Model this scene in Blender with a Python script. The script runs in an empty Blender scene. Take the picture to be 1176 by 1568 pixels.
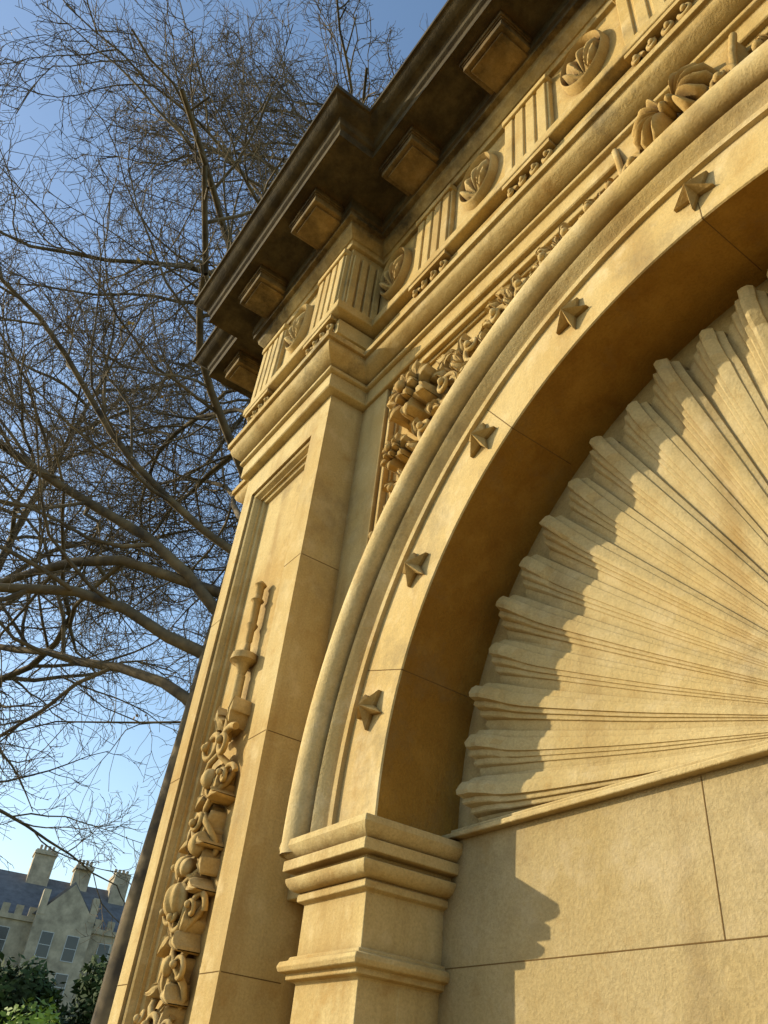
import bpy, math, random, bmesh
import numpy as np
from mathutils import Vector, Matrix
random.seed(7); np.random.seed(7)
S=1.5; EYE=1.6
sc=bpy.context.scene
sc.view_settings.view_transform='Standard'; sc.view_settings.look='None'; sc.view_settings.exposure=0
GZ=-EYE/S
# ---------------------------------------------------------------- materials
def newmat(name):
    m=bpy.data.materials.new(name); m.use_nodes=True
    nt=m.node_tree; b=nt.nodes["Principled BSDF"]
    return m,nt,b
def noise(nt,vec,scale,detail=4,rough=.6):
    n=nt.nodes.new('ShaderNodeTexNoise'); n.inputs['Scale'].default_value=scale
    n.inputs['Detail'].default_value=detail; n.inputs['Roughness'].default_value=rough
    nt.links.new(vec,n.inputs['Vector']); return n.outputs['Fac']
def ramp(nt,fac,stops):
    r=nt.nodes.new('ShaderNodeValToRGB'); e=r.color_ramp.elements
    while len(e)<len(stops): e.new(.5)
    for i,(p,c) in enumerate(stops):
        e[i].position=p; e[i].color=(c[0],c[1],c[2],1) if not isinstance(c,(int,float)) else (c,c,c,1)
    nt.links.new(fac,r.inputs[0]); return r.outputs[0]
def mix(nt,f,a,b,mode='MIX'):
    m=nt.nodes.new('ShaderNodeMix'); m.data_type='RGBA'; m.blend_type=mode
    for sock,v in ((m.inputs[0],f),(m.inputs[6],a),(m.inputs[7],b)):
        if isinstance(v,bpy.types.NodeSocket): nt.links.new(v,sock)
        elif isinstance(v,(int,float)): sock.default_value=v
        else: sock.default_value=(v[0],v[1],v[2],1)
    return m.outputs[2]
def mth(nt,op,a,b):
    m=nt.nodes.new('ShaderNodeMath'); m.operation=op; m.use_clamp=False
    for i,v in enumerate((a,b)):
        if isinstance(v,(int,float)): m.inputs[i].default_value=v
        else: nt.links.new(v,m.inputs[i])
    return m.outputs[0]
def stone(name,c1,c2,grime_shade=1.0,bump=.25,z0=None,z1=None,ao_on=True,dirt=.5):
    m,nt,b=newmat(name)
    tc=nt.nodes.new('ShaderNodeTexCoord'); o=tc.outputs['Object']
    mp=nt.nodes.new('ShaderNodeMapping'); mp.inputs['Scale'].default_value=(5,5,.6); nt.links.new(o,mp.inputs[0])
    big=noise(nt,o,.9,4,.6); streak=noise(nt,mp.outputs[0],1.0,4,.6); fine=noise(nt,o,110,2,.7); mid=noise(nt,o,7,5,.7)
    col=mix(nt,ramp(nt,big,[(.38,0.),(.62,1.)]),c1,c2)
    col=mix(nt,ramp(nt,streak,[(.5,0.),(.72,.6)]),col,[c2[0]*.6,c2[1]*.5,c2[2]*.4])
    col=mix(nt,ramp(nt,fine,[(.3,.35),(.65,0.)]),col,[x*.5 for x in c2])
    col=mix(nt,ramp(nt,mid,[(.52,0.),(.72,.5)]),col,[min(1,c1[0]*1.12),c1[1]*1.14,c1[2]*1.3])
    col=mix(nt,ramp(nt,mid,[(.28,.5),(.43,0.)]),col,[c2[0]*.72,c2[1]*.6,c2[2]*.42])
    pat=noise(nt,o,2.3,7,.72)
    col=mix(nt,ramp(nt,pat,[(.54,0.),(.68,dirt)]),col,(.21,.155,.08))
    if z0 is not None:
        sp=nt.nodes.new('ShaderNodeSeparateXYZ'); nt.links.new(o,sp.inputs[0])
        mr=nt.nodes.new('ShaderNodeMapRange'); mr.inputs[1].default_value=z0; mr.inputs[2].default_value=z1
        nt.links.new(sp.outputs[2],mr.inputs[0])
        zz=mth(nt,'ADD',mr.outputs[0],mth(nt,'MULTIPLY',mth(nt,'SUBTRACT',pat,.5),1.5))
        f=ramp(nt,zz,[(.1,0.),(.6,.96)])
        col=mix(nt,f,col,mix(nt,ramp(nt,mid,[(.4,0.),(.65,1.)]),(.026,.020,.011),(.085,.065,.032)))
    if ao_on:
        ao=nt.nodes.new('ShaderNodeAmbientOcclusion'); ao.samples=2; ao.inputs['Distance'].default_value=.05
        g=ramp(nt,ao.outputs['AO'],[(.2,.8*grime_shade),(.75,0.)])  # crevice dirt plus occlusion shade, both mixed into the base colour
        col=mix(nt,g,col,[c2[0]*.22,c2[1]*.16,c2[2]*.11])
    nt.links.new(col,b.inputs['Base Color']); b.inputs['Roughness'].default_value=.88
    b.inputs['Specular IOR Level'].default_value=.25
    h=mth(nt,'ADD',mth(nt,'MULTIPLY',fine,.5),mth(nt,'MULTIPLY',noise(nt,o,22,4,.65),1.0))
    bp=nt.nodes.new('ShaderNodeBump'); bp.inputs['Strength'].default_value=bump; bp.inputs['Distance'].default_value=.012
    nt.links.new(h,bp.inputs['Height']); nt.links.new(bp.outputs[0],b.inputs['Normal'])
    return m
ZW=lambda z: z*S+EYE
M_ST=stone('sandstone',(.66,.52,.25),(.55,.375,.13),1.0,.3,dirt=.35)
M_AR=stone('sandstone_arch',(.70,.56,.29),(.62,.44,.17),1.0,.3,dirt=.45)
M_TR=stone('sandstone_flutes',(.66,.51,.24),(.56,.385,.135),1.0,.3,ao_on=False,dirt=.5)
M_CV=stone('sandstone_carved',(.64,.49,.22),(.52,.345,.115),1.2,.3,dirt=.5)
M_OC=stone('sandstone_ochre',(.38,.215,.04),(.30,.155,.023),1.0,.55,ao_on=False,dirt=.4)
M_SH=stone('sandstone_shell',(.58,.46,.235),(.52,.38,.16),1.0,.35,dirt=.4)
M_NW=stone('sandstone_ashlar_shaded',(.46,.36,.19),(.40,.29,.12),1.0,.4,dirt=.45)  # darker copy of the sandstone: the niche's weaker light is in its colour
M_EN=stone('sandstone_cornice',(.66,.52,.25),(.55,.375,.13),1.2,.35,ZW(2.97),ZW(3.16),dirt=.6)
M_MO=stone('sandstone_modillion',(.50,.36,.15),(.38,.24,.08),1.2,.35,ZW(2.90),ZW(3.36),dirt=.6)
M_JT=newmat('mortar_joint')[0]; _p=M_JT.node_tree.nodes["Principled BSDF"]; _p.inputs['Base Color'].default_value=(.15,.09,.035,1); _p.inputs['Roughness'].default_value=1; _p.inputs['Specular IOR Level'].default_value=0
def plain(name,c,r=.8,var=.4,scale=3,bump=0):
    m,nt,b=newmat(name); tc=nt.nodes.new('ShaderNodeTexCoord'); o=tc.outputs['Object']
    f=noise(nt,o,scale,5,.65)
    col=mix(nt,ramp(nt,f,[(.3,0.),(.7,1.)]),[x*(1-var) for x in c],[x*(1+var) for x in c])
    nt.links.new(col,b.inputs['Base Color']); b.inputs['Roughness'].default_value=r
    if bump:
        bp=nt.nodes.new('ShaderNodeBump'); bp.inputs['Strength'].default_value=bump
        nt.links.new(noise(nt,o,scale*6,4),bp.inputs['Height']); nt.links.new(bp.outputs[0],b.inputs['Normal'])
    return m
# ---------------------------------------------------------------- mesh collector (unit coords x, depth, z)
class MB:
    def __init__(s): s.v=[]; s.f=[]
    def add(s,vs,fs):
        o=len(s.v); s.v.extend(vs); s.f.extend([tuple(i+o for i in f) for f in fs])
    def box(s,x0,x1,y0,y1,z0,z1):
        vs=[(x,y,z) for x in (x0,x1) for y in (y0,y1) for z in (z0,z1)]
        s.add(vs,[(0,1,3,2),(4,6,7,5),(0,4,5,1),(2,3,7,6),(0,2,6,4),(1,5,7,3)])
    def grid(s,P,closeu=False,closev=False):
        nu=len(P); nv=len(P[0]); vs=[p for r in P for p in r]; fs=[]
        for i in range(nu if closeu else nu-1):
            for j in range(nv if closev else nv-1):
                a=i*nv+j; b=((i+1)%nu)*nv+j; c=((i+1)%nu)*nv+(j+1)%nv; d=i*nv+(j+1)%nv
                fs.append((a,b,c,d))
        s.add(vs,fs)
    def blob(s,c,r,rot=0,nu=12,nv=8,ribs=0,amp=0.):
        P=[]
        ca,sa=math.cos(rot),math.sin(rot)
        for i in range(nv+1):
            ph=math.pi*i/nv; row=[]
            for j in range(nu):
                th=2*math.pi*j/nu; k=1+amp*math.cos(ribs*th)
                x=r[0]*math.sin(ph)*math.cos(th)*k; y=r[1]*math.sin(ph)*math.sin(th)*k; z=r[2]*math.cos(ph)
                row.append((c[0]+x*ca-z*sa,c[1]+y,c[2]+x*sa+z*ca))
            P.append(row)
        s.grid(P,closev=True)
    def tube(s,pts,rad,n=8):
        P=[]; L=len(pts); prev=Vector((0,-1,0))
        for i,p in enumerate(pts):
            t=(Vector(pts[min(i+1,L-1)])-Vector(pts[max(i-1,0)])).normalized()
            u=prev-t*prev.dot(t)
            if u.length<1e-4: u=Vector((1,0,0))-t*t.x
            u.normalize(); w=t.cross(u); prev=u; r=rad[i] if hasattr(rad,'__len__') else rad
            P.append([tuple(Vector(p)+(u*math.cos(a)+w*math.sin(a))*r) for a in [2*math.pi*k/n for k in range(n)]])
        s.grid(P,closev=True)
        s.add(P[0],[tuple(range(n))]); s.add(P[-1],[tuple(range(n))])
    def leaf(s,p,ang,L,W,lift,bend=0.,lobes=3):
        ns=16; nt_=10; P=[]; x,z=p[0],p[2]
        for i in range(ns+1):
            q=i/ns; a=ang+bend*q
            w=W*(math.sin(math.pi*min(1,q**.75))**.8 if 0<q<1 else 0)*(1+.3*math.cos(lobes*2*math.pi*q))+.0015
            h0=lift*(.55+.8*math.sin(math.pi*q*.9))+lift*.5*q**3
            row=[]
            for j in range(nt_+1):
                t=-1+2*j/nt_
                h=h0*(1-.55*abs(t)**2)-lift*.45*math.exp(-(t*5)**2)+lift*.22*math.cos(t*9)*(1-t*t)
                if abs(t)>.99: h=-.02
                sw=.3*abs(t)*W*math.cos(lobes*2*math.pi*q)
                row.append((x-math.sin(a)*w*t-math.cos(a)*sw, p[1]-h, z+math.cos(a)*w*t-math.sin(a)*sw))
            P.append(row); x+=math.cos(a)*L/ns; z+=math.sin(a)*L/ns
        s.grid(P)
    def scroll(s,c,r,turns,start,rt,hand=1,n=36,rise=.02):
        pts=[];rr=[]
        for i in range(n+1):
            q=i/n; a=start+hand*turns*2*math.pi*q; R=r*(1-.88*q)
            pts.append((c[0]+R*math.cos(a),c[1]-rise*q,c[2]+R*math.sin(a))); rr.append(rt*(1-.45*q))
        s.tube(pts,rr,8); s.blob((c[0],c[1]-rise,c[2]),(rt*1.1,rt*1.1,rt*1.1))
    def rosette(s,c,r,n=6,lift=.03):
        for k in range(n):
            a=2*math.pi*k/n+.3
            s.leaf((c[0]+.15*r*math.cos(a),c[1],c[2]+.15*r*math.sin(a)),a,r*.95,r*.42,lift,0,1)
        for k in range(n):
            a=2*math.pi*k/n+.3+math.pi/n
            s.leaf((c[0],c[1]-lift*.6,c[2]),a,r*.6,r*.27,lift*.8,0,1)
        s.blob((c[0],c[1]-lift*1.5,c[2]),(r*.2,r*.2,r*.2))
    def fan(s,c,rot,R,spread,nl,lift,back=.0):
        nr=9; na=nl*8; P=[]
        for i in range(nr+1):
            q=i/nr; row=[]
            for j in range(na+1):
                t=j/na; a=rot-spread+2*spread*t; lob=abs(math.sin(math.pi*t*nl))
                rr=R*q*(.9+.1*lob)*(1-.12*abs(2*t-1)**2)
                h=lift*(.35+.65*math.sin(math.pi*min(q,.86)))*(.3+.9*lob**.7)
                if q>.99 or j in(0,na): h=-.004-back
                row.append((c[0]+rr*math.cos(a),c[1]-h,c[2]+rr*math.sin(a)))
            P.append(row)
        s.grid(P); s.blob((c[0],c[1]-lift*.5,c[2]),(R*.13,lift*.6,R*.13))
    def obj(s,name,mat,parent=None,smooth=True,bevel=0.,scale=True,angle=32):
        me=bpy.data.meshes.new(name)
        vs=[(x*S,y*S,z*S+EYE) for x,y,z in s.v] if scale else s.v
        me.from_pydata(vs,[],s.f); me.update()
        bm=bmesh.new(); bm.from_mesh(me); bmesh.ops.recalc_face_normals(bm,faces=bm.faces); bm.to_mesh(me); bm.free()
        me.materials.append(mat)
        o=bpy.data.objects.new(name,me); sc.collection.objects.link(o)
        if smooth:
            me.polygons.foreach_set('use_smooth',[True]*len(me.polygons))
            me.set_sharp_from_angle(angle=math.radians(angle))
        if bevel:
            b=o.modifiers.new('b','BEVEL'); b.width=bevel; b.segments=2; b.limit_method='ANGLE'; b.angle_limit=math.radians(40)
        if parent: o.parent=parent
        return o
def empty(name):
    e=bpy.data.objects.new(name,None); sc.collection.objects.link(e); return e
ARCH=empty('stone_archway')
CX,CZ=-.48,.567; SPR=.53; Q=1.063; PF=.897; NB=1.21
def mirror_mb(m):
    m2=MB(); m2.v=[(2*CX-x,y,z) for x,y,z in m.v]; m2.f=[tuple(reversed(f)) for f in m.f]; return m2
def merge(m):
    m2=mirror_mb(m); m.add(m2.v,m2.f)
# ---------------- body
b=MB(); b.box(-2.95,2*CX+2.95,1.33,2.1,GZ-.2,3.25)
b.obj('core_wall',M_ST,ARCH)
b=MB(); b.box(-1.62,2*CX+1.62,NB,1.35,GZ-.2,.540); b.obj('niche_wall',M_NW,ARCH)
b=MB()
b.box(-2.95,-2.6,Q,1.34,GZ-.2,2.3)
b.box(-1.99,-1.535,Q+.04,1.34,GZ-.2,1.0)
merge(b); b.obj('side_wall',M_ST,ARCH,bevel=.006)
SD=1.078
b=MB(); angs=sorted([math.pi*i/96 for i in range(97)]+[math.atan2(1.683,1.484),math.pi-math.atan2(1.683,1.484)])
P=[]
for a in angs:
    c,s_=math.cos(a),math.sin(a); t=min(1.5/abs(c) if abs(c)>1e-6 else 9,1.683/s_ if s_>1e-6 else 9)
    P.append([(CX+1.2*c,SD,CZ+1.2*s_),(CX+t*c,SD,CZ+t*s_)])
b.grid(P); b.obj('spandrel',M_CV,ARCH)
b=MB()
b.box(-1.975,-1.80,Q-.02,1.12,SPR-.1,2.2); b.box(-1.80,-1.775,Q-.005,1.13,SPR,2.16); b.box(-1.775,-1.76,Q-.018,1.11,SPR,2.15)
b.box(-1.76,-1.748,Q+.004,1.13,SPR,2.14)
merge(b)
b.box(-1.77,2*CX+1.77,Q-.016,1.12,2.150,2.2); b.box(-1.77,2*CX+1.77,Q+.002,1.13,2.138,2.152)
b.obj('spandrel_frame',M_ST,ARCH,bevel=.005)
# ---------------- archivolt
def arcpath(r,n=112):
    pts=[(CX-r,SPR-.03)]
    for i in range(n+1):
        a=math.pi-math.pi*i/n; pts.append((CX+r*math.cos(a),CZ+r*math.sin(a)))
    pts.append((CX+r,SPR-.03)); return pts
def sweep_arc(m,prof):
    G=[]
    for r,d in prof: G.append([(x,d,z) for x,z in arcpath(r)])
    m.grid(G)
prof=[(1.047,1.004),(1.05,1.0),(1.212,1.0),(1.215,.988),(1.230,.986),(1.234,1.002),(1.244,1.002),(1.262,.992),(1.272,.98),(1.285,.972),(1.289,1.0),(1.298,1.0)]
for k in range(11):
    a=math.pi-math.pi*k/10; prof.append((1.345+.046*math.cos(a),.982-.046*math.sin(a)))
prof+=[(1.393,1.0),(1.40,1.03),(1.41,1.13)]
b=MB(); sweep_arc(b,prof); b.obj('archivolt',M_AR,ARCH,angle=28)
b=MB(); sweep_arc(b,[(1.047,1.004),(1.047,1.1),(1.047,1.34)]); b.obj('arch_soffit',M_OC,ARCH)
b=MB()
for k in range(-4,5):
    th=math.radians(90+19.3*k); cx=CX+1.14*math.cos(th); cz=CZ+1.14*math.sin(th)
    R1,R2=.054,.019; vs=[(cx,1.0-.042,cz)]
    for dd in (1.0-.010,1.003):
        for i in range(10):
            a=th+math.pi/5*(i+.5)+.1; r=R1 if i%2==0 else R2
            vs.append((cx+r*math.cos(a),dd,cz+r*math.sin(a)))
    fs=[(0,1+i,1+(i+1)%10) for i in range(10)]+[(1+i,11+i,11+(i+1)%10,1+(i+1)%10) for i in range(10)]
    b.add(vs,fs)
b.obj('star_bosses',M_CV,ARCH,smooth=False)
# ---------------- piers and imposts
def sweep_plan(m,plan,prof):
    G=[[(x+ox*e,y+oy*e,z) for (x,y,ox,oy) in plan] for e,z in prof]; m.grid(G)
pl=[(-1.792,1.12,-1,0),(-1.792,1.0,-1,-1),(-1.532,1.0,1,-1),(-1.532,NB+.03,1,0)]
pp=[(-.05,.532),(.03,.532),(.058,.53),(.06,.515),(.056,.505),(.046,.495),(.036,.487),(.047,.486),(.047,.462),(.022,.458),(.022,.450)]
for k in range(7):
    a=math.pi/2*k/6; pp.append((.008+.032*math.cos(a),.446-.03*math.sin(a)))
pp+=[(.014,.412),(.014,.398),(0,.392),(0,.285),(.012,.283),(.014,.276),(.028,.272),(.032,.262),(.028,.252),(.014,.248),(.014,.238),(0,.234),(-.004,.23),(-.004,-.60),(.03,-.62),(.03,-.66),(.05,-.68),(.05,GZ-.1)]
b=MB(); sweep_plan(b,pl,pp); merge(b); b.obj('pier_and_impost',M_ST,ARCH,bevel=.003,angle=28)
# ---------------- pilaster
PX0,PX1=-2.64,-1.964; ox0,ox1=-2.56,-2.075; pzt,pzb=2.045,-.5
b=MB()
b.box(PX0,ox0,PF,1.1,GZ-.1,2.2); b.box(ox1,PX1,PF,1.12,GZ-.1,2.2)
b.box(ox0,ox1,PF,1.1,pzt,2.2); b.box(ox0,ox1,PF,1.1,GZ-.1,pzb)
merge(b)
b.obj('pilaster_frame',M_ST,ARCH)
b=MB()
fr=[(0,PF+.012),(.006,PF+.014),(.012,PF+.008),(.02,PF+.012),(.03,PF+.03),(.036,PF+.03),(.037,PF+.04),(.05,PF+.045),(.055,PF+.058)]
G=[]
for i,d in fr: G.append([(ox0+i,d,pzb+i),(ox0+i,d,pzt-i),(ox1-i,d,pzt-i),(ox1-i,d,pzb+i)])
b.grid(G,closev=True)
i=.055; b.add([(ox0+i,PF+.058,pzb+i),(ox0+i,PF+.058,pzt-i),(ox1-i,PF+.058,pzt-i),(ox1-i,PF+.058,pzb+i)],[(0,1,2,3)])
merge(b); b.obj('pilaster_panel',M_CV,ARCH,angle=25)
b=MB(); plb=[(PX0,1.1,-1,0),(PX0,PF,-1,-1),(PX1,PF,1,-1),(PX1,1.1,1,0)]
sweep_plan(b,plb,[(-.01,-.6),(.02,-.62),(.02,-.66),(.05,-.69),(.05,-.75),(.06,-.76),(.06,GZ-.1)]); merge(b); b.obj('pilaster_base',M_ST,ARCH,bevel=.005)
# ---------------- carved drop on pilaster: fluted staff, drip cup, rod, bow, fruit and leaf festoon
b=MB(); cx=-2.305; D=PF+.055
zs=[1.50,1.485,1.475,1.43,1.42,1.41,1.33,1.32,1.30,1.26,1.25]
rs=[.008,.022,.015,.015,.024,.015,.015,.022,.013,.013,.008]
b.tube([(cx,D-.028,z) for z in zs],rs,12)
b.tube([(cx,D-.028,z) for z in (1.25,1.215,1.205,1.18,1.17,1.14,1.13)],[.010,.014,.044,.048,.024,.015,.013],14)
b.tube([(cx,D-.028,1.13-.02*i) for i in range(12)],[.017]*12,10)
for h in (-1,1):
    b.scroll((cx+h*.052,D-.040,.885),.054,1.3,math.pi/2-h*.6,.012,h,rise=.03)
    b.leaf((cx,D-.01,.94),math.pi/2+h*1.1,.12,.024,.04,h*-1.2)
rnd=random.Random(3)
for h in (-1,1):
    b.tube([(cx+h*.072*math.sin(k*.42),D-.03-.02*math.cos(k*.84+h),.86-k*.024) for k in range(54)],[.010]*54,8)
z=.80; kk=0
while z>-.42:
    for h in (-1,1):
        b.leaf((cx+h*.01,D-.005,z+.03),-math.pi/2+h*rnd.uniform(.3,1.2),rnd.uniform(.11,.15),rnd.uniform(.020,.027),rnd.uniform(.032,.045),-h*rnd.uniform(.8,2.2),3)
        b.leaf((cx+h*.02,D-.018,z-.04),-math.pi/2+h*rnd.uniform(.0,.8),rnd.uniform(.08,.11),rnd.uniform(.016,.022),rnd.uniform(.032,.045),h*rnd.uniform(.4,1.8),2)
        if rnd.random()<.85:
            b.scroll((cx+h*rnd.uniform(.07,.095),D-.028,z-rnd.uniform(-.02,.05)),rnd.uniform(.030,.042),1.5,rnd.uniform(0,6),.009,h,rise=.035)
    rr=rnd.uniform(.020,.028)
    if kk%2==0:
        b.blob((cx+rnd.uniform(-.03,.03),D-.05,z-.02),(rr,rr,rr*1.2),rnd.uniform(-.5,.5),24,10,6,.06)
        b.blob((cx+rnd.uniform(.03,.05),D-.042,z-.07),(rr*.7,rr*.7,rr*.75),0,14,8)
    else:
        b.scroll((cx,D-.042,z-.03),.044,1.7,rnd.uniform(0,6),.011,rnd.choice((-1,1)),rise=.03)
    z-=.125; kk+=1
b.blob((cx-.012,D-.055,.44),(.044,.040,.048),.2,48,12,8,.09)
b.blob((cx+.03,D-.05,.585),(.030,.030,.034),.2,24,12,6,.06)
b.blob((cx-.045,D-.05,.535),(.024,.026,.030),-.3,24,12,6,.06)
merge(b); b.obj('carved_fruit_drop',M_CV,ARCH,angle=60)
# ---------------- spandrel carving
b=MB(); D=SD-.002
def pol(r,deg):
    a=math.radians(deg); return (CX+r*math.cos(a),D,CZ+r*math.sin(a))
rnd=random.Random(12)
b.rosette((-1.575,D-.03,1.95),.115,7,.055)
b.rosette((-1.65,D-.02,1.74),.07,6,.045)
# running rinceau: stem with a spiral and leaves at every turn
for i,deg in enumerate((131,125.5,120.5,116,112,108.2,104.8,101.5,98.5,139,145,150.5)):
    r=[1.56,1.60,1.585,1.565,1.545,1.53,1.52,1.51,1.50,1.53,1.50,1.47][i]; rad=[.05,.062,.056,.052,.045,.040,.036,.032,.028,.042,.034,.026][i]
    h=1 if i%2 else -1; c=pol(r,deg)
    b.scroll((c[0],D-.03,c[2]),rad,1.7,math.radians(deg)+h*1.2,.012,h,rise=.04)
    for k in range(5):
        a=math.radians(deg)+h*(1.0+k*1.15); 
        x=c[0]+rad*.9*math.cos(a); z_=c[2]+rad*.9*math.sin(a); L=rad*1.5
        an=a+h*.9
        if x+L*math.cos(an)<-1.745 or z_+L*math.sin(an)>2.135 or z_>2.115 or x<-1.73: continue
        b.leaf((x,D-.004,z_),an,L,rad*.32,.05,h*1.2,3)
n=0;tries=0
while n<26 and tries<2000:
    tries+=1
    deg=rnd.uniform(99,154); r=rnd.uniform(1.44,1.9); c=pol(r,deg)
    ang=math.radians(deg)+rnd.choice((-1,1))*math.pi/2+rnd.uniform(-.6,.6)
    L=rnd.uniform(.08,.13)
    if c[0]+L*math.cos(ang)<-1.745 or c[2]+L*math.sin(ang)>2.135 or c[0]<-1.72 or c[2]>2.11: continue
    b.leaf(c,ang,L,rnd.uniform(.018,.028),rnd.uniform(.03,.045),rnd.uniform(-1.8,1.8),3); n+=1
pts=[]
for i in range(90):
    deg=97+56*i/89; c=pol(1.49+.035*math.sin(i*.62),deg); pts.append((c[0],D-.035,min(c[2],2.12)))
b.tube(pts,.010,7)
merge(b); b.obj('spandrel_foliage_carving',M_CV,ARCH,angle=60)
b=MB()
b.add([(-.64,1.0,1.93),(-.32,1.0,1.93),(-.30,1.0,2.17),(-.66,1.0,2.17),(-.66,1.12,1.93),(-.30,1.12,1.93),(-.28,1.12,2.17),(-.68,1.12,2.17)],
      [(0,1,2,3),(0,3,7,4),(1,5,6,2)])
b.tube([(-.665,1.0,2.17),(-.652,.99,2.08),(-.64,.985,1.95)],[.010]*3,8)
b.tube([(-.295,1.0,2.17),(-.308,.99,2.08),(-.32,.985,1.95)],[.010]*3,8)
b.fan((-.48,.995,2.055),math.pi,.115,1.35,6,.055,.02)
b.fan((-.46,.995,2.06),0.0,.115,1.35,6,.055,.02)
b.scroll((-.60,.985,1.985),.04,1.6,1,.011,1); b.scroll((-.345,.985,1.99),.04,1.6,2,.011,-1)
b.obj('keystone_shell_ornament',M_CV,ARCH,angle=50)
# ---------------- entablature
pe=[(-.02,2.17),(.03,2.18),(.034,2.184),(.034,2.245),(.040,2.246),(.050,2.252),(.050,2.266),(.036,2.270),(.052,2.278),(.064,2.285),(.088,2.302),(.098,2.32),(.098,2.338),(.112,2.34),(.114,2.364),(.034,2.370),(.026,2.38),(.026,2.455),(.052,2.458),(.056,2.53),(.034,2.535),(.088,2.550),(.092,2.554),(.092,2.594),(.062,2.602),(.055,2.61),
    (.055,3.005),(.072,3.01),(.078,3.03),(.085,3.032),(.112,3.06),(.118,3.085),(.14,3.09),(.14,3.115),(.15,3.12),(.15,3.185),(.165,3.195),(.342,3.195),(.350,3.188),(.350,3.236),(.356,3.240),(.364,3.246),(.368,3.266),(.374,3.274),(.40,3.284),(.425,3.30),(.434,3.312),(.446,3.314),(.446,3.340),(.40,3.347),(-.2,3.40)]
halfp=[(-2.90,2.2,-.9,0),(-2.90,Q,-.9,-1),(PX0,Q,-.64,-1),(PX0,PF,-.64,-1),(PX1,PF,1,-1),(PX1,Q,1,-1)]
plan=halfp+[(2*CX-x,y,-ox,oy) for x,y,ox,oy in reversed(halfp)]
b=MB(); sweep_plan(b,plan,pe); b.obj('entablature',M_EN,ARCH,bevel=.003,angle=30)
b=MB(); b.box(-2.9,2*CX+2.9,1.0,2.15,3.3,3.42); b.obj('blocking_course',M_EN,ARCH)
mo=MB(); tr=MB(); gu=MB(); me_=MB()
def modillion(x,yw,w=.105):
    mo.box(x-w,x+w,yw-.29,yw-.12,3.122,3.198)
    mo.box(x-w-.012,x+w+.012,yw-.303,yw-.12,3.165,3.1975)
    mo.box(x-w-.006,x+w+.006,yw-.296,yw-.12,3.158,3.1655)
    mo.box(x-w+.02,x+w-.02,yw-.27,yw-.12,3.112,3.125)
def triglyph(x,yw,w=.11):
    tr.box(x-w,x+w,yw-.074,yw-.05,2.603,3.004)
    n=4; pw=2*w/n
    for k in range(n):
        xa=x-w+k*pw
        tr.box(xa+.004,xa+pw-.010,yw-.082,yw-.06,2.612,2.965)
    tr.box(x-w-.004,x+w+.004,yw-.09,yw-.05,2.968,3.0)
    for k in range(4):
        gx=x-w+(k+.5)*2*w/4
        gu.scroll((gx,yw-.062,2.505),.022,1.2,k,.009,1,n=16,rise=.012)
    gu.box(x-w,x+w,yw-.088,yw-.045,2.528,2.549)
def medallion(x,yw,a=.098,bb=.145,z=2.83):
    y=yw-.055; nr=18; na=80; P=[]
    for i in range(nr+1):
        q=i/nr; row=[]
        for j in range(na):
            th=2*math.pi*j/na; px=q*math.cos(th); pz=q*math.sin(th)
            if q>.80: h=.012+.022*math.sin(math.pi*(q-.80)/.20)
            elif q>.74: h=.0
            else:
                dx=px; dz=pz+.70; ph=math.atan2(dx,dz); rr=math.hypot(dx,dz)
                h=.008+.034*math.sin(math.pi*min(1,rr/1.45))*(.25+.95*abs(math.cos(ph*6.5)))*(1 if abs(ph)<1.45 else .2)
            if i==nr: h=-.003
            row.append((x+a*px,y-h,z+bb*pz))
        P.append(row)
    me_.grid(P,closev=True)
sp=.5285
for k in range(-3,4):
    x=CX+.02+ k*sp
    if abs(x-CX)<1.42:
        triglyph(x,Q); modillion(x,Q)
for k in range(-3,3):
    medallion(CX+.02+(k+.5)*sp,Q)
for sgn in (0,1):
    f=(lambda x:x) if not sgn else (lambda x:2*CX-x)
    triglyph(f(-2.035),PF); triglyph(f(-2.565),PF); medallion(f(-2.30),PF)
    modillion(f(-1.99),PF); modillion(f(-2.495),PF); modillion(f(-3.02),Q,.08)
    for kk in range(4):
        xx=f(PX1+.055); s_=1 if not sgn else -1; ya=PF-.045+.040*kk
        xa,xb=sorted((xx-.01*s_,xx+.010*s_)); tr.box(xa,xb,ya,ya+.030,2.612,2.965)
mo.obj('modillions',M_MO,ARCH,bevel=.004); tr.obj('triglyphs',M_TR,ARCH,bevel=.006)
gu.obj('guttae',M_CV,ARCH,angle=50); me_.obj('shell_medallions',M_CV,ARCH,angle=60)
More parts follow.
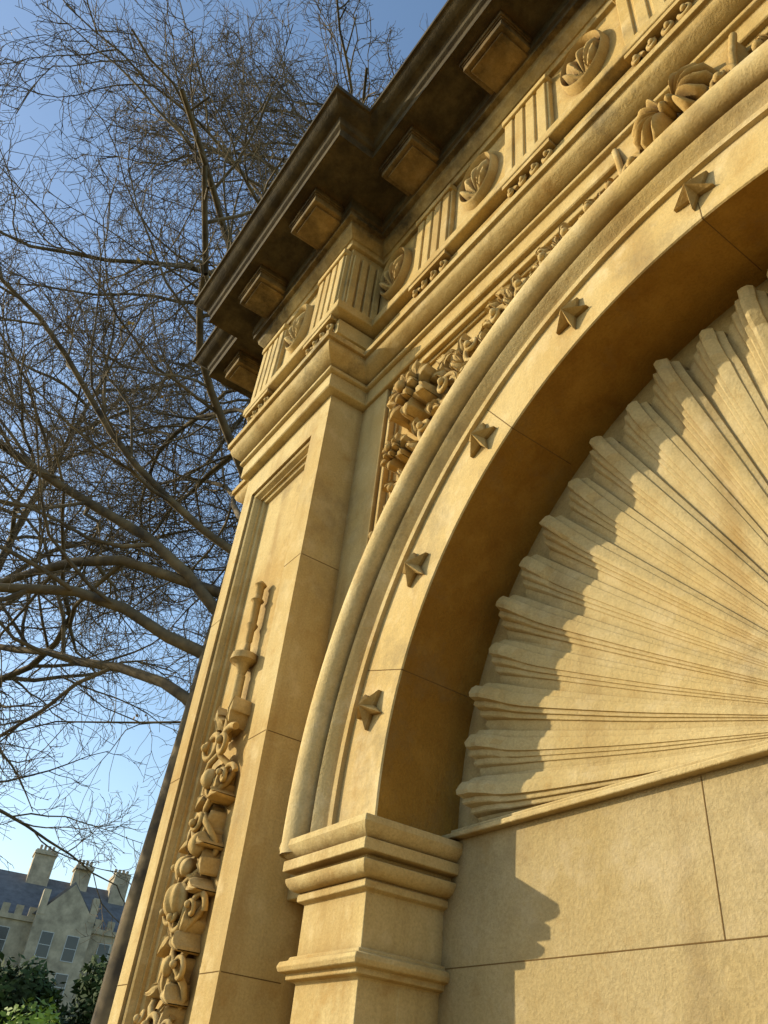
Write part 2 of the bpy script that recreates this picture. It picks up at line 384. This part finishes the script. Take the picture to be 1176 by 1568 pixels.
# ---------------- shell tympanum (concave, scalloped blades with fillets)
b=MB(); NH=13; nr=44; P=[]; bz=.556
kn=[(0,.06),(.02,.38),(.10,.50),(.19,.60),(.205,.78),(.30,.92),(.42,1.0),(.50,.97),(.515,.70),(.60,.72),(.625,.66),(.64,.42),(.73,.42),(.75,.36),(.765,.14),(.85,.12),(.92,.04)]
rg=random.Random(2)
cols=[]
for k in range(NH):
    big=1.0 if k%2==0 else .66; rj=rg.uniform(-.014,.012)
    for u,v in kn: cols.append((math.pi/2+math.pi/2*(k+u)/NH,v,big,rj,.046*v**.75+rg.uniform(-.004,.004)))
cols.append((math.pi,0.1,1.0,0,0.01))
def sstep(x): x=max(0,min(1,x)); return x*x*(3-2*x)
for a,v,big,rj,tip in cols:
    rim=.948+rj+tip
    row=[]
    for i in range(nr+1):
        q=i/nr; r=rim*(.03+.97*q)
        base=-.055+.030*sstep((q-.45)/.5)+.014*sstep((q-.86)/.14)
        amp=.006+.023*q**1.2+.020*sstep((q-.74)/.25)
        stp=.009*v if .89<q<.965 else 0
        h=base+amp*v*big+stp
        aa=a-.020*(v-.4)*sstep((q-.82)/.18)*(1 if a<3.12 else 0)
        row.append((CX+r*math.cos(aa),NB-h,bz+r*math.sin(aa)))
    row.append((row[-1][0],NB+.08,row[-1][2]))
    P.append(row)
b.grid(P)
merge(b); b.obj('shell_tympanum',M_SH,ARCH,angle=18)
b=MB(); G=[[(x,NB+.028,z) for x,z in arcpath(r)] for r in (.88,1.06)]
b.grid(G); b.obj('tympanum_back',M_SH,ARCH)
b=MB()
b.box(CX-1.046,CX+1.046,NB-.022,NB+.09,.538,.550); b.box(CX-1.03,CX+1.03,NB-.008,NB+.09,.550,.562)
b.obj('shell_base_fillet',M_SH,ARCH,bevel=.004)
# ---------------- mortar joints
b=MB(); w=.0010
def jx(x0,x1,y,z): b.box(x0,x1,y-.0006,y+.01,z-w,z+w)
def jz(x,y,z0,z1): b.box(x-w,x+w,y-.0006,y+.01,z0,z1)
for i,z in enumerate((.2785,.02,-.24,-.5,-.76)):
    jx(-1.53,.57,NB,z)
for i,(za,zb) in enumerate(((.536,.2785),(.2785,.02),(.02,-.24),(-.24,-.5),(-.5,-.76))):
    x=-.83+(.0 if i%2==0 else .38)
    while x<.5: jz(x,NB,zb,za); x+=.76
for f in (lambda x:x,lambda x:2*CX-x):
    for z in (1.44,.84,.25,-.3):
        a_,c_=sorted((f(PX1+.0),f(ox1))); jx(a_+.002,c_-.002,PF,z)
        a_,c_=sorted((f(PX0),f(ox0))); jx(a_+.002,c_-.002,PF,z)
    for z in (.25,.84,1.44):
        x=f(PX1); b.box(x-.0006,x+.0006,PF+.005,Q,z-w,z+w)
for deg in (90-72,90-35,90,90+35,90+72):
    th=math.radians(deg); c,s_=math.cos(th),math.sin(th)
    def bar(r0,r1,y0,y1):
        vs=[]
        for r in (r0,r1):
            for q in (-w,w):
                for y in (y0,y1): vs.append((CX+r*c-q*s_,y,CZ+r*s_+q*c))
        b.add(vs,[(0,1,3,2),(4,6,7,5),(0,4,5,1),(2,3,7,6),(0,2,6,4),(1,5,7,3)])
    bar(1.05,1.211,.9994,1.01); bar(1.0464,1.05,1.0,NB)
b.obj('mortar_joints',M_JT,ARCH,smooth=False)

# ---------------------------------------------------------------- bare trees
M_BK,nt,bs=newmat('bark')
tc=nt.nodes.new('ShaderNodeTexCoord'); o_=tc.outputs['Object']
nt.links.new(mix(nt,ramp(nt,noise(nt,o_,3,5),[(.35,0.),(.65,1.)]),(.06,.044,.027),(.22,.16,.08)),bs.inputs['Base Color']); bs.inputs['Roughness'].default_value=.9
def blocked(p):
    if p.x>-5.4 and p.y<3.5: return True
    if p.y<1.5:
        t=1.5-p.y; hx=p.x+1.15*t; hz=p.z-.6*t
        if -4.7<hx<2 and 0<hz<6.8: return True
    return False
def tree(name,base,seed,H=16.5,first=5.2,nl=24,limbL=7.5,n2=11,n3=9,n4=6,r0=.17,mat=M_BK,leaves=0,bias=None,tw=.0045):
    rg=random.Random(seed); polys=[[],[],[],[],[]]; tips=[]
    def rv(k): return Vector((rg.gauss(0,k),rg.gauss(0,k),rg.gauss(0,k)))
    SEG=[18,12,8,5,3]; WIG=[.03,.15,.2,.24,.28]
    def grow(p,d,L,r,lv):
        n=SEG[lv]; st=L/n; pts=[p.copy()]; rad=[r]; dirs=[d.copy()]
        for i in range(n):
            q=(i+1)/n
            d=d+rv(WIG[lv])
            if lv==1: d+=Vector((0,0,.035-.09*math.sin(q*3)))
            if lv>=2: d+=Vector((0,0,.03))
            if lv==0: d+=Vector((0,0,.1))
            d.normalize(); p=p+d*st
            if blocked(p): break
            pts.append(p.copy()); dirs.append(d.copy())
            rad.append(max(r*(1-.8*q) , tw*.75 if lv>2 else .008))
        if len(pts)<2: return
        polys[lv].append((pts,rad)); m=len(pts)-1
        if lv==4: tips.append(pts[-1]); return
        cnt=[nl,n2,n3,n4][lv]
        for c in range(cnt):
            q=(.15+.85*(c+rg.random())/cnt) if lv>0 else (first/H+(1-first/H)*(c+.5*rg.random())/cnt)
            q=min(q,.999); i=int(q*n); f=q*n-i
            if i>=m: continue
            pos=pts[i].lerp(pts[i+1],f); dd=dirs[i+1]
            side=dd.cross(rv(1)); side.normalize()
            if lv==0:
                az=c*2.4+rg.uniform(-.4,.4)
                if bias is not None and rg.random()<.5: az=bias+rg.uniform(-1.1,1.1)
                el=rg.uniform(-.05,.55)+.7*(q-.3)
                nd=Vector((math.cos(az)*math.cos(el),math.sin(az)*math.cos(el),math.sin(el)))
                LL=limbL*(1.1-.45*(q-first/H)/(1-first/H))*rg.uniform(.8,1.15); rr=max(.045,rad[i]*rg.uniform(.38,.68))
            else:
                k=rg.uniform(.5,1.1); nd=(dd*math.cos(k)+side*math.sin(k)).normalized()
                LL=L*[0,.46,.46,.46][lv]*rg.uniform(.6,1.25)*(1.15-.5*q); rr=max(rad[i]*rg.uniform(.4,.62),[.0,.015,.009,tw][lv])
            grow(pos,nd,LL,rr,lv+1)
    grow(Vector(base),Vector((0,0,1)),H,r0,0)
    V=[];F=[];off=0
    for lv,ps in enumerate(polys):
        k=[12,7,5,3,3][lv]
        ang=[2*math.pi*j/k for j in range(k)]; cs=[(math.cos(a),math.sin(a)) for a in ang]
        for pts,rad in ps:
            t=(pts[-1]-pts[0]).normalized(); u=t.orthogonal().normalized(); w_=t.cross(u)
            for p,r in zip(pts,rad):
                for c,s_ in cs: V.append((p.x+(u.x*c+w_.x*s_)*r,p.y+(u.y*c+w_.y*s_)*r,p.z+(u.z*c+w_.z*s_)*r))
            for i in range(len(pts)-1):
                a=off+i*k
                for j in range(k):
                    j2=(j+1)%k; F.append((a+j,a+j2,a+k+j2,a+k+j))
            off+=len(pts)*k
    e=empty(name)
    me=bpy.data.meshes.new(name+'_branches'); me.from_pydata(V,[],F); me.update(); me.materials.append(mat)
    me.polygons.foreach_set('use_smooth',[True]*len(me.polygons))
    o=bpy.data.objects.new('trunk_and_branches',me); sc.collection.objects.link(o); o.parent=e
    if leaves:
        V=[];F=[]
        for k in range(leaves):
            p=rg.choice(tips)
            if p.z>9.5 and rg.random()<.8: continue
            for _ in range(rg.randint(1,3)):
                q=p+rv(.06); u=rv(1).normalized(); w_=u.cross(rv(1)).normalized(); s_=rg.uniform(.02,.04)
                o0=len(V); V+= [tuple(q-u*s_),tuple(q+w_*s_*.6),tuple(q+u*s_),tuple(q-w_*s_*.6)]; F.append((o0,o0+1,o0+2,o0+3))
        me=bpy.data.meshes.new('leaves'); me.from_pydata(V,[],F); me.materials.append(plain('autumn_leaf',(.45,.25,.03),.6,.4,2))
        o=bpy.data.objects.new('last_leaves',me); sc.collection.objects.link(o); o.parent=e
    return e
tree('bare_tree',(-8.6,2.85,0),21,H=18.5,nl=44,limbL=8.4,n2=14,n3=10,n4=7,r0=.18,leaves=1100,bias=-2.2,tw=.0052)
tree('bare_tree',(-15.5,.6,0),5,H=16,first=4.4,nl=26,limbL=6.8,n2=11,n3=9,n4=6,r0=.17,leaves=250,tw=.0065)
# ---------------------------------------------------------------- house
KH=1.5
HB=empty('stone_house'); az=math.radians(180-9.0); C=Vector((math.cos(az),math.sin(az),0))*42*KH
fx=Vector((-C.y,C.x,0)).normalized()
if fx.y<0: fx=-fx
fn=-C.normalized()
M_HW=plain('house_rubble_stone',(.42,.35,.24),.9,.4,1.2,.5); M_SL=plain('slate',(.13,.125,.12),.7,.35,2); M_WF=plain('white_paint',(.5,.5,.47),.5,.05)
M_GL,nt,bs=newmat('window_glass'); bs.inputs['Base Color'].default_value=(.03,.035,.04,1); bs.inputs['Roughness'].default_value=.08
M_TC=plain('chimney_pot',(.40,.30,.19),.8,.2)
class HBx(MB):
    k=KH
    def P(s,l,d,z): return tuple(C+(fx*l+fn*d+Vector((0,0,z)))*s.k)
    def b3(s,l0,l1,d0,d1,z0,z1):
        s.add([s.P(l,d,z) for l in (l0,l1) for d in (d0,d1) for z in (z0,z1)],[(0,1,3,2),(4,6,7,5),(0,4,5,1),(2,3,7,6),(0,2,6,4),(1,5,7,3)])
    def pr(s,l0,l1,d0,d1,z0,z1,cross=False):
        P=s.P
        if not cross:
            dm=(d0+d1)/2; vs=[P(l0,d0,z0),P(l0,d1,z0),P(l0,dm,z1),P(l1,d0,z0),P(l1,d1,z0),P(l1,dm,z1)]
        else:
            lm=(l0+l1)/2; vs=[P(l0,d0,z0),P(l1,d0,z0),P(lm,d0,z1),P(l0,d1,z0),P(l1,d1,z0),P(lm,d1,z1)]
        s.add(vs,[(0,1,2),(3,5,4),(0,3,4,1),(1,4,5,2),(2,5,3,0)])
w=HBx(); w.b3(-9,6.9,-7,0,0,6.9); w.b3(2.9,5.4,0,.7,0,7.0); w.pr(2.9,5.4,0,.7,7.0,8.4,True)
w.pr(-.9,1.1,-1,.06,6.9,8.0,True); w.pr(-5.9,-3.9,-1,.06,6.9,8.0,True)
w.b3(6.2,6.95,-4.4,-2.6,6,9.9); w.b3(2.2,3.2,-4.0,-3.0,6,10.3); w.b3(4.3,5.1,-4.0,-3.2,6,10.0); w.b3(-4,-2.7,-4.2,-2.9,6,10.2)
for l0,l1,zt in ((6.15,7.0,9.9),(2.15,3.25,10.3),(4.25,5.15,10.0),(-4.05,-2.65,10.2)): w.b3(l0,l1,-4.25,-2.9,zt-.22,zt-.08)
w.b3(-9,6.95,-.0,.06,3.45,3.6); w.b3(-9,6.95,0,.1,6.7,6.9)
l=-9
while l<6.8:
    if not(2.7<l<5.5): w.b3(l,l+.32,-.12,.1,6.9,7.28)
    l+=.58
for l in (2.9,5.1): w.b3(l,l+.3,.2,.72,7.0,8.0)
w.obj('walls',M_HW,HB,scale=False,smooth=False)
w=HBx(); w.pr(-9.3,7.05,-7.3,-.2,6.88,9.2); w.pr(2.75,5.55,-2.5,.2,7.02,8.6,True); w.obj('roof',M_SL,HB,scale=False,smooth=False)
w=HBx(); g=HBx(); p=HBx()
for l in (-8,-6.4,-4.9,-3.2,-1.6,0.1,1.8,3.6,4.7,6.2):
    for z0 in (.7,2.3,3.95,5.4):
        d=.7 if 2.9<l<5.4 else 0.0
        g.b3(l-.24,l+.24,d-.05,d+.015,z0,z0+.95)
        w.b3(l-.27,l-.24,d-.02,d+.03,z0-.03,z0+.98); w.b3(l+.24,l+.27,d-.02,d+.03,z0-.03,z0+.98)
        w.b3(l-.24,l+.24,d-.02,d+.03,z0+.95,z0+.98); w.b3(l-.24,l+.24,d-.02,d+.03,z0-.03,z0); w.b3(l-.24,l+.24,d-.02,d+.025,z0+.46,z0+.485)
w.obj('window_frames',M_WF,HB,scale=False,smooth=False); g.obj('window_glass',M_GL,HB,scale=False,smooth=False)
for l0,zt in ((2.7,10.3),(4.7,10.0),(-3.35,10.2),(6.57,9.9)):
    for q in (-.3,-.1,.1,.3): p.b3(l0+q-.06,l0+q+.06,-3.6,-3.48,zt,zt+.3)
p.obj('chimney_pots',M_TC,HB,scale=False,smooth=False)
# ---------------------------------------------------------------- shrubs
def shrub(name,c,rad,h,n,seed,col,ls=.09):
    rg=random.Random(seed); V=[];F=[]; clumps=[]
    for k in range(int(14+rad[0]*5)):
        a=rg.uniform(0,6.28); q=rg.random()**.5
        clumps.append((c[0]+rad[0]*q*math.cos(a),c[1]+rad[1]*q*math.sin(a),h*rg.uniform(.15,.92)*(1-.3*q),min(rg.uniform(.45,.95),rad[0]*.8)))
    for k in range(n):
        cl=rg.choice(clumps); u=Vector((rg.gauss(0,1),rg.gauss(0,1),rg.gauss(0,1))).normalized(); r=cl[3]*rg.uniform(.55,1.05)
        p=Vector(cl[:3])+u*r; p.z=max(.02,p.z)
        d=Vector((rg.gauss(0,1),rg.gauss(0,1),rg.gauss(0,.7))).normalized(); s_=rg.uniform(.6,1.3)*ls; w_=d.cross(u+Vector((.01,0,0))).normalized()
        o0=len(V); V+=[tuple(p-d*s_),tuple(p+w_*s_*.45),tuple(p+d*s_),tuple(p-w_*s_*.45)]; F.append((o0,o0+1,o0+2,o0+3))
    me=bpy.data.meshes.new(name); me.from_pydata(V,[],F); me.materials.append(col)
    o=bpy.data.objects.new(name,me); sc.collection.objects.link(o); return o
M_LF=plain('laurel_leaf',(.04,.07,.013),.85,.6,1.2); M_LF2=plain('young_laurel_leaf',(.19,.28,.03),.6,.5,1.5)
for i,(x,y,rx,ry,h,n) in enumerate(((-22,3.0,2.2,2.0,3.6,18000),(-21,6.6,2.2,1.8,4.6,22000),(-24,8.8,2.5,2.5,5.0,14000),(-23,-.8,2.5,2,3.4,9000),(-21.5,4.7,1.6,1.6,4.0,14000))):
    shrub('evergreen_shrub',(x,y),(rx,ry),h,n,i,M_LF,.10)
shrub('laurel_bush',(-12.6,3.15),(.5,.4),3.1,3600,9,M_LF2,.055)
b=MB(); b.box(-30,-29.4,-8,14,-.2,2.2); b.obj('garden_wall',M_HW,None,scale=False,smooth=False)
# ---------------------------------------------------------------- ground
m,nt,bs=newmat('ground_gravel_and_grass'); tc=nt.nodes.new('ShaderNodeTexCoord'); o_=tc.outputs['Object']
gcol=mix(nt,ramp(nt,noise(nt,o_,40,4),[(.3,0.),(.7,1.)]),(.17,.11,.045),(.24,.165,.07))
grs=mix(nt,ramp(nt,noise(nt,o_,8,4),[(.3,0.),(.7,1.)]),(.04,.06,.015),(.08,.11,.03))
ln=nt.nodes.new('ShaderNodeVectorMath'); ln.operation='LENGTH'; nt.links.new(o_,ln.inputs[0])
nt.links.new(mix(nt,ramp(nt,mth(nt,'DIVIDE',ln.outputs['Value'],20.),[(.55,0.),(.6,1.)]),gcol,grs),bs.inputs['Base Color']); bs.inputs['Roughness'].default_value=.95
gm=bpy.data.meshes.new('ground'); gm.from_pydata([(-600,-600,0),(600,-600,0),(600,600,0),(-600,600,0)],[],[(0,1,2,3)]); gm.materials.append(m)
go=bpy.data.objects.new('ground',gm); sc.collection.objects.link(go)
# ---------------------------------------------------------------- light
tdir=Vector((1.10,1.0,-.60)).normalized(); sd=-tdir
el=math.asin(sd.z)
L=bpy.data.lights.new('sun','SUN'); L.energy=5.0; L.angle=math.radians(.5); L.color=(1,.88,.63)
lo=bpy.data.objects.new('sun',L); sc.collection.objects.link(lo); lo.rotation_euler=tdir.to_track_quat('-Z','Y').to_euler()
wd=bpy.data.worlds.new('World'); sc.world=wd; wd.use_nodes=True; nt=wd.node_tree
sk=nt.nodes.new('ShaderNodeTexSky'); sk.sky_type='NISHITA'; sk.sun_disc=False; sk.sun_elevation=el
sk.sun_rotation=math.atan2(sd.x,sd.y); sk.air_density=1.2; sk.dust_density=.6; sk.ozone_density=1.5
hs=nt.nodes.new('ShaderNodeHueSaturation'); hs.inputs['Saturation'].default_value=1.05; hs.inputs['Value'].default_value=1.45
nt.links.new(sk.outputs[0],hs.inputs['Color']); nt.links.new(hs.outputs[0],nt.nodes['Background'].inputs[0]); nt.nodes['Background'].inputs[1].default_value=.15
# ---------------------------------------------------------------- camera
cd=bpy.data.cameras.new('camera'); cam=bpy.data.objects.new('camera',cd); sc.collection.objects.link(cam)
cd.sensor_fit='VERTICAL'; cd.sensor_height=24; cd.lens=24*1218/1568; cd.clip_end=2000; cd.clip_start=.05
R=Vector((.5779,.8106,.0960)); Dn=Vector((-.4543,.4172,-.7872)); Fw=Vector((-.6781,.4113,.6092))
Fw.normalize(); R=(R-Fw*R.dot(Fw)).normalized(); U=R.cross(Fw).normalized()
if U.dot(Dn)>0: U=-U
mt=Matrix(((R.x,U.x,-Fw.x,0),(R.y,U.y,-Fw.y,0),(R.z,U.z,-Fw.z,EYE),(0,0,0,1)))
cam.matrix_world=mt; sc.camera=cam
